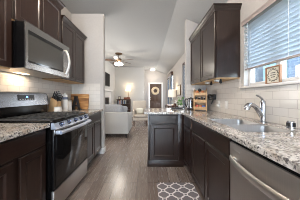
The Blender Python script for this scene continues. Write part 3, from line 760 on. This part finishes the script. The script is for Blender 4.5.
# outlets
def outlet(loc, rz, label):
    t = thing('wall_outlet', label, 'outlet', loc, rz, 'outlets in the tiled backsplash')
    MB().box(-.036, .036, -.006, 0, -.058, .058, .002).build('cover_plate', M['outlet'], t)
    for z in (-.022, .022): MB().box(-.012, .012, -.008, -.006, z-.013, z+.013, .001).build('socket', M['white'], t)
    return t
outlet((.955, YW-.0095, 1.22), 0, 'white outlet on the tiled wing wall above the kettle')
outlet((XR-.0095, 2.40, 1.06), RIGHT, 'white outlet on right wall with a white plug in it')
outlet((XR-.0095, 2.18, 1.06), RIGHT, 'white outlet on right wall without plug, closer to the sink')
tag(MB().box(-.03, -.0005, -.022, .022, -.025, .025, .006).build('plug_adapter', M['outlet'], loc=(XR-.018, 2.40, 1.04)), 'white plug adapter in the right wall outlet', 'plug')
# black wall gadget
t = thing('wall_gadget', 'black gadget with a rounded head fixed to tile beside the rack', 'gadget', (XR-.0095, 2.58, 1.145), RIGHT)
t.scale = (1.4, 1.35, 1.2)
MB().box(-.06, .06, -.035, 0, -.01, .07, .01).build('mount', M['plastic'], t)
MB().cyl((-.03, -.036, .04), (-.03, -.07, .04), .032, .028, bev=.004).cyl((.04, -.036, .02), (.04, -.09, .005), .024, .02, bev=.004).build('head', M['plastic'], t)
MB().tube([(.02, -.02, -.01), (.02, -.04, -.05), (.045, -.06, -.07), (.05, -.04, -.03)], .008, 8).build('cord', M['plastic'], t)

# floor mat
mt_ = MB().prism(rrect(.485, .86, .012), 'z', 0, .009).build('kitchen_mat', M['mat'], loc=(.365, 1.08, .0005))
tag(mt_, 'grey floor mat with white lattice pattern in front of the sink', 'mat')

# ------------------------------------------------------------------ window dressing
t = thing('window_blinds', 'white horizontal slat blinds over the kitchen window', 'blinds', (XR, 1.175, 0))
y0, y1 = -.60, .612
sl = MB(); n = 13; zt, zb = 2.075, 1.545
for i in range(n):
    z = zb+.012+(zt-zb)*i/n
    sl.prism([(-.025, -.0015), (0, .003), (.025, -.0015), (.025, .001), (0, .0055), (-.025, .001)], 'y', y0, y1)
    for v in sl.bm.verts[-12:]:
        p = Matrix.Rotation(math.radians(31), 4, 'Y') @ v.co; v.co = p+Vector((.0, 0, z))
for v in sl.bm.verts: v.co.x += .028
sl.build('slats', M['blind'], t)
MB().box(.012, .044, y0, y1, 1.515, 1.533, .003).build('bottom_rail', M['casing'], t)
mb = MB().prism([(-.016, 2.082), (-.003, 2.082), (-.003, 2.130), (-.032, 2.130), (-.032, 2.118), (-.022, 2.108), (-.018, 2.09)], 'y', y0-.04, y1+.03)
mb.build('valance', M['casing'], t)
for yy in (-.35, .05, .50):
    MB().tube([(.001, yy, 2.08), (.001, yy, 1.53)], .0015, 6).build('ladder_cord', M['trim'], t)
MB().tube([(-.006, .55, 2.08), (-.008, .55, 1.60)], .005, 8).build('tilt_wand', M['blind'], t)

# framed sign on the sill
t = thing('framed_sign', 'small wood-framed sign with leafy wreath and three text lines on window sill', 'sign', (XR+.028, 1.405, SILL+.001), RIGHT)
fw, fh = .165, .175
mb = MB().cells([-fw/2, -fw/2+.012, fw/2-.012, fw/2], [0, .012, fh-.012, fh], lambda x, z: not (abs(x) < fw/2-.012 and .012 < z < fh-.012), -.012, .008)
for v in mb.bm.verts: v.co = Vector((v.co.x, v.co.z, v.co.y))
mb.build('frame', M['framewood'], t)
MB().box(-fw/2+.012, fw/2-.012, -.003, .003, .0125, fh-.0125).build('board', M['paper'], t)
mb = MB(); c = fh/2
for k in range(26):
    a = 2*PI*k/26
    if abs(math.sin(a)) < .12 or True:
        mtx = Matrix.Translation((.058*math.cos(a), -.0042, c+.058*math.sin(a))) @ Matrix.Rotation(-a+.6*(1 if k % 2 else -1), 4, 'Y')
        mb.box(-.009, .009, -.0008, .0008, -.003, .003, mtx=mtx)
mb.build('printed_wreath', M['ink'], t)
mb = MB()
for row, ws in enumerate(((.012, .02, .012), (.022, .014, .012), (.014, .026))):
    x = -sum(ws)/2-.004*(len(ws)-1)/2
    for w_ in ws: mb.box(x, x+w_, -.005, -.0035, c+.018-row*.021, c+.026-row*.021); x += w_+.004
mb.build('printed_text', M['ink'], t)

# ------------------------------------------------------------------ outdoors
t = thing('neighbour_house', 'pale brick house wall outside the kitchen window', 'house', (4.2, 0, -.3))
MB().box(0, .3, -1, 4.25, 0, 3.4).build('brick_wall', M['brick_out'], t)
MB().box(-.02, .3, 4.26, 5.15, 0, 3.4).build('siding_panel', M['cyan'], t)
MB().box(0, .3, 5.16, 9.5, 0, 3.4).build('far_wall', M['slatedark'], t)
MB().box(-.03, -.001, 5.55, 5.75, .2, 3.2).build('corner_board', M['trim'], t)
struct(MB().box(1.6, 12, -6, 14, -.4, -.3).build('ground', M['grass']))

# ------------------------------------------------------------------ living room
# sofa, back towards the kitchen
t = thing('sofa', 'light grey fabric sofa seen from behind on dark feet', 'sofa', (-1.56, 4.06, 0))
hw = 1.0
MB().box(-hw, hw, 0, .16, .12, .735, .02).build('back', M['sofa'], t)
MB().box(-hw+.02, hw-.02, .165, .86, .12, .34, .02).build('seat_base', M['sofa'], t)
for sx in (-1, 1):
    MB().box(min(sx*hw, sx*(hw-.17)), max(sx*hw, sx*(hw-.17)), .165, .90, .345 if False else .12, .66, .03).build('arm', M['sofa'], t) if True else None
for k in range(2):
    x0 = -.82+k*.82
    MB().box(x0+.005, x0+.815, .30, .88, .345, .47, .04, 3).build('seat_cushion', M['sofa'], t)
for k in range(2):
    x0 = -.80+k*.80
    b = MB().box(x0+.005, x0+.79, .17, .36, .475, .955, .085, 5).build('back_cushion', M['cushion'], t)
for (x, y) in ((-hw+.07, .06), (hw-.07, .06), (-hw+.07, .80), (hw-.07, .80)):
    MB().cyl((x, y, 0), (x, y, .12), .022, .034, seg=12).build('foot', M['plastic'], t)
MB().box(hw-.30, hw-.297, -.003, .0, .13, .72).build('seam', M['cushion'], t)
po = MB().box(-.21, .21, -.07, .07, -.20, .20, .06, 4).build('throw_pillow', M['cushion'], loc=(-.88, 4.56, .70))
po.rotation_euler = (math.radians(-12), .1, .15)
tag(po, 'grey throw pillow at the right end of the grey sofa', 'pillow')
# fireplace
t = thing('fireplace', 'white fireplace mantel with dark firebox below the television', 'fireplace', (-1.929, 6.50, 0), LEFT)
MB().box(-.62, -.42, -.06, 0, 0, 1.44, .01).box(.42, .62, -.06, 0, 0, 1.44, .01).box(-.42, .42, -.06, 0, 1.16, 1.44, .01).build('surround', M['trim'], t)
MB().box(-.68, .68, -.16, 0, 1.445, 1.51, .01).build('mantel_shelf', M['trim'], t)
MB().box(-.42, .42, -.02, 0, 0, 1.16).build('firebox', M['black'], t)
# television
t = thing('television', 'flat black television on the wall above the fireplace', 'television', (-1.929, 6.36, 1.68), LEFT)
MB().box(-.50, .50, -.08, -.04, 0, .60, .008).build('casing', M['plastic'], t)
MB().box(-.485, .485, -.084, -.081, .02, .585).build('screen', M['tv'], t)
MB().box(-.12, .12, -.04, 0, .18, .42).build('wall_bracket', M['black'], t)
# shelf unit
t = thing('bookcase', 'low dark brown bookcase against the living room back wall', 'bookcase', (-1.38, 8.12, 0))
MB().box(-.37, -.34, -.15, .15, 0, 1.02).box(.34, .37, -.15, .15, 0, 1.02).box(-.34, .34, .13, .15, .05, 1.02).build('case', M['darkwood'], t)
for z in (.05, .42, .76): MB().box(-.34, .34, -.15, .13, z, z+.03).build('shelf', M['darkwood'], t)
MB().box(-.39, .39, -.17, .15, 1.021, 1.05).build('top_board', M['darkwood'], t)
for k in range(9):
    hh = random.uniform(.17, .22); x = -.33+k*.052
    col = ['bookblue', 'bookwhite', 'rack_rd', 'bookwhite', 'bookblue', 'darkwood', 'bookwhite', 'bookblue', 'bookwhite'][k]
    cn = {'bookblue': 'blue', 'bookwhite': 'pale', 'rack_rd': 'red', 'darkwood': 'dark brown'}[col]
    pos = ['at left end of row', 'second from left', 'third from left', 'fourth from left', 'in the middle of row', 'sixth from left', 'seventh from left', 'eighth from left', 'at right end of row'][k]
    tag(MB().box(0, .044, -.09, .09, 0, hh).build('book', M[col], loc=(-1.38+x, 8.08, .791)), '%s book on the bookcase upper shelf, %s' % (cn, pos), 'book', 'books on the bookcase upper shelf')
tag(MB().box(-.17, .17, -.11, .11, 0, .11, .006).build('wooden_chest', M['redwood'], loc=(-1.20, 8.10, 1.051)), 'reddish wooden chest on top of the bookcase under the lamp', 'chest')
t = thing('picture_frame', 'small dark picture frame at left on the bookcase top', 'picture frame', (-1.63, 8.10, 1.051))
MB().box(-.07, .07, -.01, .01, 0, .16, .003).build('frame', M['plastic'], t)
MB().box(-.05, .05, -.012, -.0105, .02, .14).build('print', M['paper'], t)
# lit lamp on the chest
def lamp(name, label, loc, bh, r0, r1, sh, bm_, sm_, watts):
    t = thing(name, label, 'lamp', loc)
    MB().lathe([(0, 0), (.07, 0), (.07, .015), (.02, .03), (.014, .06), (.022, bh*.4), (.012, bh*.7), (.008, bh+sh*.8), (0, bh+sh*.8)]).build('base', M[bm_], t)
    s_ = MB().lathe([(r0, bh), (r1, bh+sh), (r1-.004, bh+sh), (r0-.004, bh), (r0, bh)], seg=32).build('lamp_shade', M[sm_], t)
    MB().sphere((0, 0, bh+sh*.45), .03).build('bulb', M['bulb'], t)
    l = bpy.data.lights.new(name+'_light', 'POINT'); l.energy = watts; l.color = (1, .80, .55); l.shadow_soft_size = .05
    o = bpy.data.objects.new(name+'_light', l); COL.objects.link(o); o.location = (loc[0], loc[1], loc[2]+bh+sh+.05)
    return t
lamp('table_lamp', 'lit table lamp glowing on the chest over the bookcase', (-1.13, 8.10, 1.162), .36, .16, .12, .22, 'brass', 'shade_lit', 2.5)
# armchair
t = thing('armchair', 'beige upholstered armchair between the sofa and the hallway', 'armchair', (-.34, 5.95, 0), .12)
MB().box(-.30, .30, .26, .38, .30, 1.02, .05, 4).build('backrest', M['armchair'], t)
MB().box(-.30, .30, -.32, .255, .24, .36, .02).build('seat_base', M['armchair'], t)
MB().box(-.225, .225, -.33, .255, .365, .47, .035, 3).build('seat_cushion', M['armchair'], t)
for sx in (-1, 1): MB().box(sx*.265-.035, sx*.265+.035, -.30, .255, .365, .64, .025).build('arm', M['armchair'], t)
for (x, y) in ((-.25, -.27), (.25, -.27), (-.25, .32), (.25, .32)): MB().cyl((x, y, 0), (x, y, .24), .016, .025, seg=10).build('leg', M['darkwood'], t)
tag(MB().box(-.15, .15, -.05, .05, -.12, .12, .045, 4).build('throw_pillow', M['paper'], loc=(-.35, 6.10, .59)), 'pale lumbar pillow on the beige armchair', 'pillow')
# side table with lamp by the right wall
t = thing('console_table', 'dark console table by the right living room wall', 'table', (.98, 6.0, 0))
MB().box(-.20, .20, -.50, .50, .80, .84, .005).build('tabletop', M['darkwood'], t)
for sx in (-1, 1):
    for sy in (-1, 1): MB().box(sx*.17-.02, sx*.17+.02, sy*.46-.02, sy*.46+.02, 0, .799).build('leg', M['darkwood'], t)
lamp('table_lamp', 'cream drum-shade lamp on console by the right living room windows', (1.02, 6.0, .841), .33, .165, .15, .32, 'white', 'shade', 5)
tag(MB().lathe([(0, 0), (.05, 0), (.07, .08), (.06, .16), (.03, .20), (.035, .22), (0, .222)]).build('vase', M['white'], loc=(1.10, 5.66, .841)), 'round white vase beside the drum-shade lamp', 'vase')
# picture on the right wall
t = thing('wall_picture', 'framed picture on the right living room wall behind plant', 'picture', (XR-.001, 5.50, 1.24), RIGHT)
MB().box(-.28, .28, -.03, 0, 0, .40, .004).build('frame', M['brass'], t)
MB().box(-.25, .25, -.032, -.0305, .03, .37).build('print', M['paper'], t)

# ceiling fan
t = thing('ceiling_fan', 'brown ceiling fan with lit glass shades in the living room', 'ceiling fan', (-1.17, 5.67, ZC))
MB().lathe([(0, 0), (.14, 0), (.13, -.03), (.05, -.06), (0, -.062)]).build('canopy', M['brass'], t)
MB().cyl((0, 0, -.06), (0, 0, -.20), .013).build('downrod', M['brass'], t)
MB().lathe([(0, -.19), (.05, -.195), (.11, -.22), (.115, -.27), (.08, -.31), (.05, -.33), (0, -.331)]).build('motor_housing', M['brass'], t)
for k in range(5):
    a = math.radians(-20+72*k); R = Matrix.Rotation(a, 4, 'Z') @ Matrix.Rotation(math.radians(12), 4, 'X')
    mb = MB(); poly = [(.20, -.045), (.30, -.06), (.56, -.07), (.63, -.05), (.655, 0), (.63, .05), (.56, .07), (.30, .06), (.20, .045)]
    mb.prism(poly, 'z', -.004, .004)
    for v in mb.bm.verts: v.co = (R @ v.co)+Vector((0, 0, -.285))
    b = mb.build('blade', M['blade'], t)
    mb = MB().box(.10, .26, -.018, .018, -.010, -.0045)
    for v in mb.bm.verts: v.co = (R @ v.co)+Vector((0, 0, -.285))
    mb.build('blade_bracket', M['brass'], b)
MB().lathe([(0, -.332), (.06, -.335), (.055, -.37), (.02, -.385), (0, -.386)]).build('light_hub', M['brass'], t)
for k in range(4):
    a = math.radians(20+90*k); c, s_ = math.cos(a), math.sin(a)
    sh = MB().lathe([(0, 0), (.025, 0), (.035, -.02), (.06, -.07), (.065, -.10), (.05, -.115), (0, -.12)], seg=16)
    for v in sh.bm.verts: v.co = (Matrix.Rotation(a, 4, 'Z') @ Matrix.Rotation(math.radians(-28), 4, 'Y') @ v.co)+Vector((.075*c, .075*s_, -.355))
    sh.build('glass_shade', M['bulb'], t)
MB().tube([(0, 0, -.386), (0, 0, -.60)], .002, 6).build('pull_chain', M['brass'], t)
l = bpy.data.lights.new('fan_light', 'POINT'); l.energy = 26; l.color = (1, .93, .82); l.shadow_soft_size = .12
o = bpy.data.objects.new('fan_light', l); COL.objects.link(o); o.location = (-1.17, 5.67, ZC-.60)
# hallway flush light
t = thing('flush_ceiling_light', 'lit round flush ceiling light in the entry hallway', 'ceiling light', (.28, 8.70, ZC))
MB().lathe([(0, 0), (.17, 0), (.17, -.03), (.15, -.04), (0, -.041)]).build('mount', M['nickel'], t)
MB().lathe([(.15, -.042), (.14, -.08), (.08, -.11), (0, -.12)]).build('diffuser', M['flush'], t)
l = bpy.data.lights.new('hall_light', 'POINT'); l.energy = 10; l.color = (1, .88, .72); l.shadow_soft_size = .1
o = bpy.data.objects.new('hall_light', l); COL.objects.link(o); o.location = (.28, 8.60, ZC-.5)
# flush domes added above the frame to brighten kitchen and sloped ceiling
for k, (x, y) in enumerate(((-.45, .30), (-.45, 1.45))):
    pos = ['farther from the peninsula', 'nearer to the peninsula'][k]
    t = thing('flush_ceiling_light', 'round white flush light added over the kitchen, %s' % pos, 'ceiling light', (x, y, ZC-.001), 0, 'added flush kitchen lights')
    MB().lathe([(0, 0), (.17, 0), (.17, -.02), (.15, -.025), (0, -.026)]).build('mount', M['trim'], t)
    MB().lathe([(.15, -.027), (.14, -.05), (.08, -.07), (0, -.075)]).build('diffuser', M['flush'], t)
    l = bpy.data.lights.new('kitchen_fill', 'POINT'); l.shadow_soft_size = .07; l.energy = 46; l.color = WARM
    o = bpy.data.objects.new('kitchen_fill', l); COL.objects.link(o); o.location = (x, y, ZC-.17)
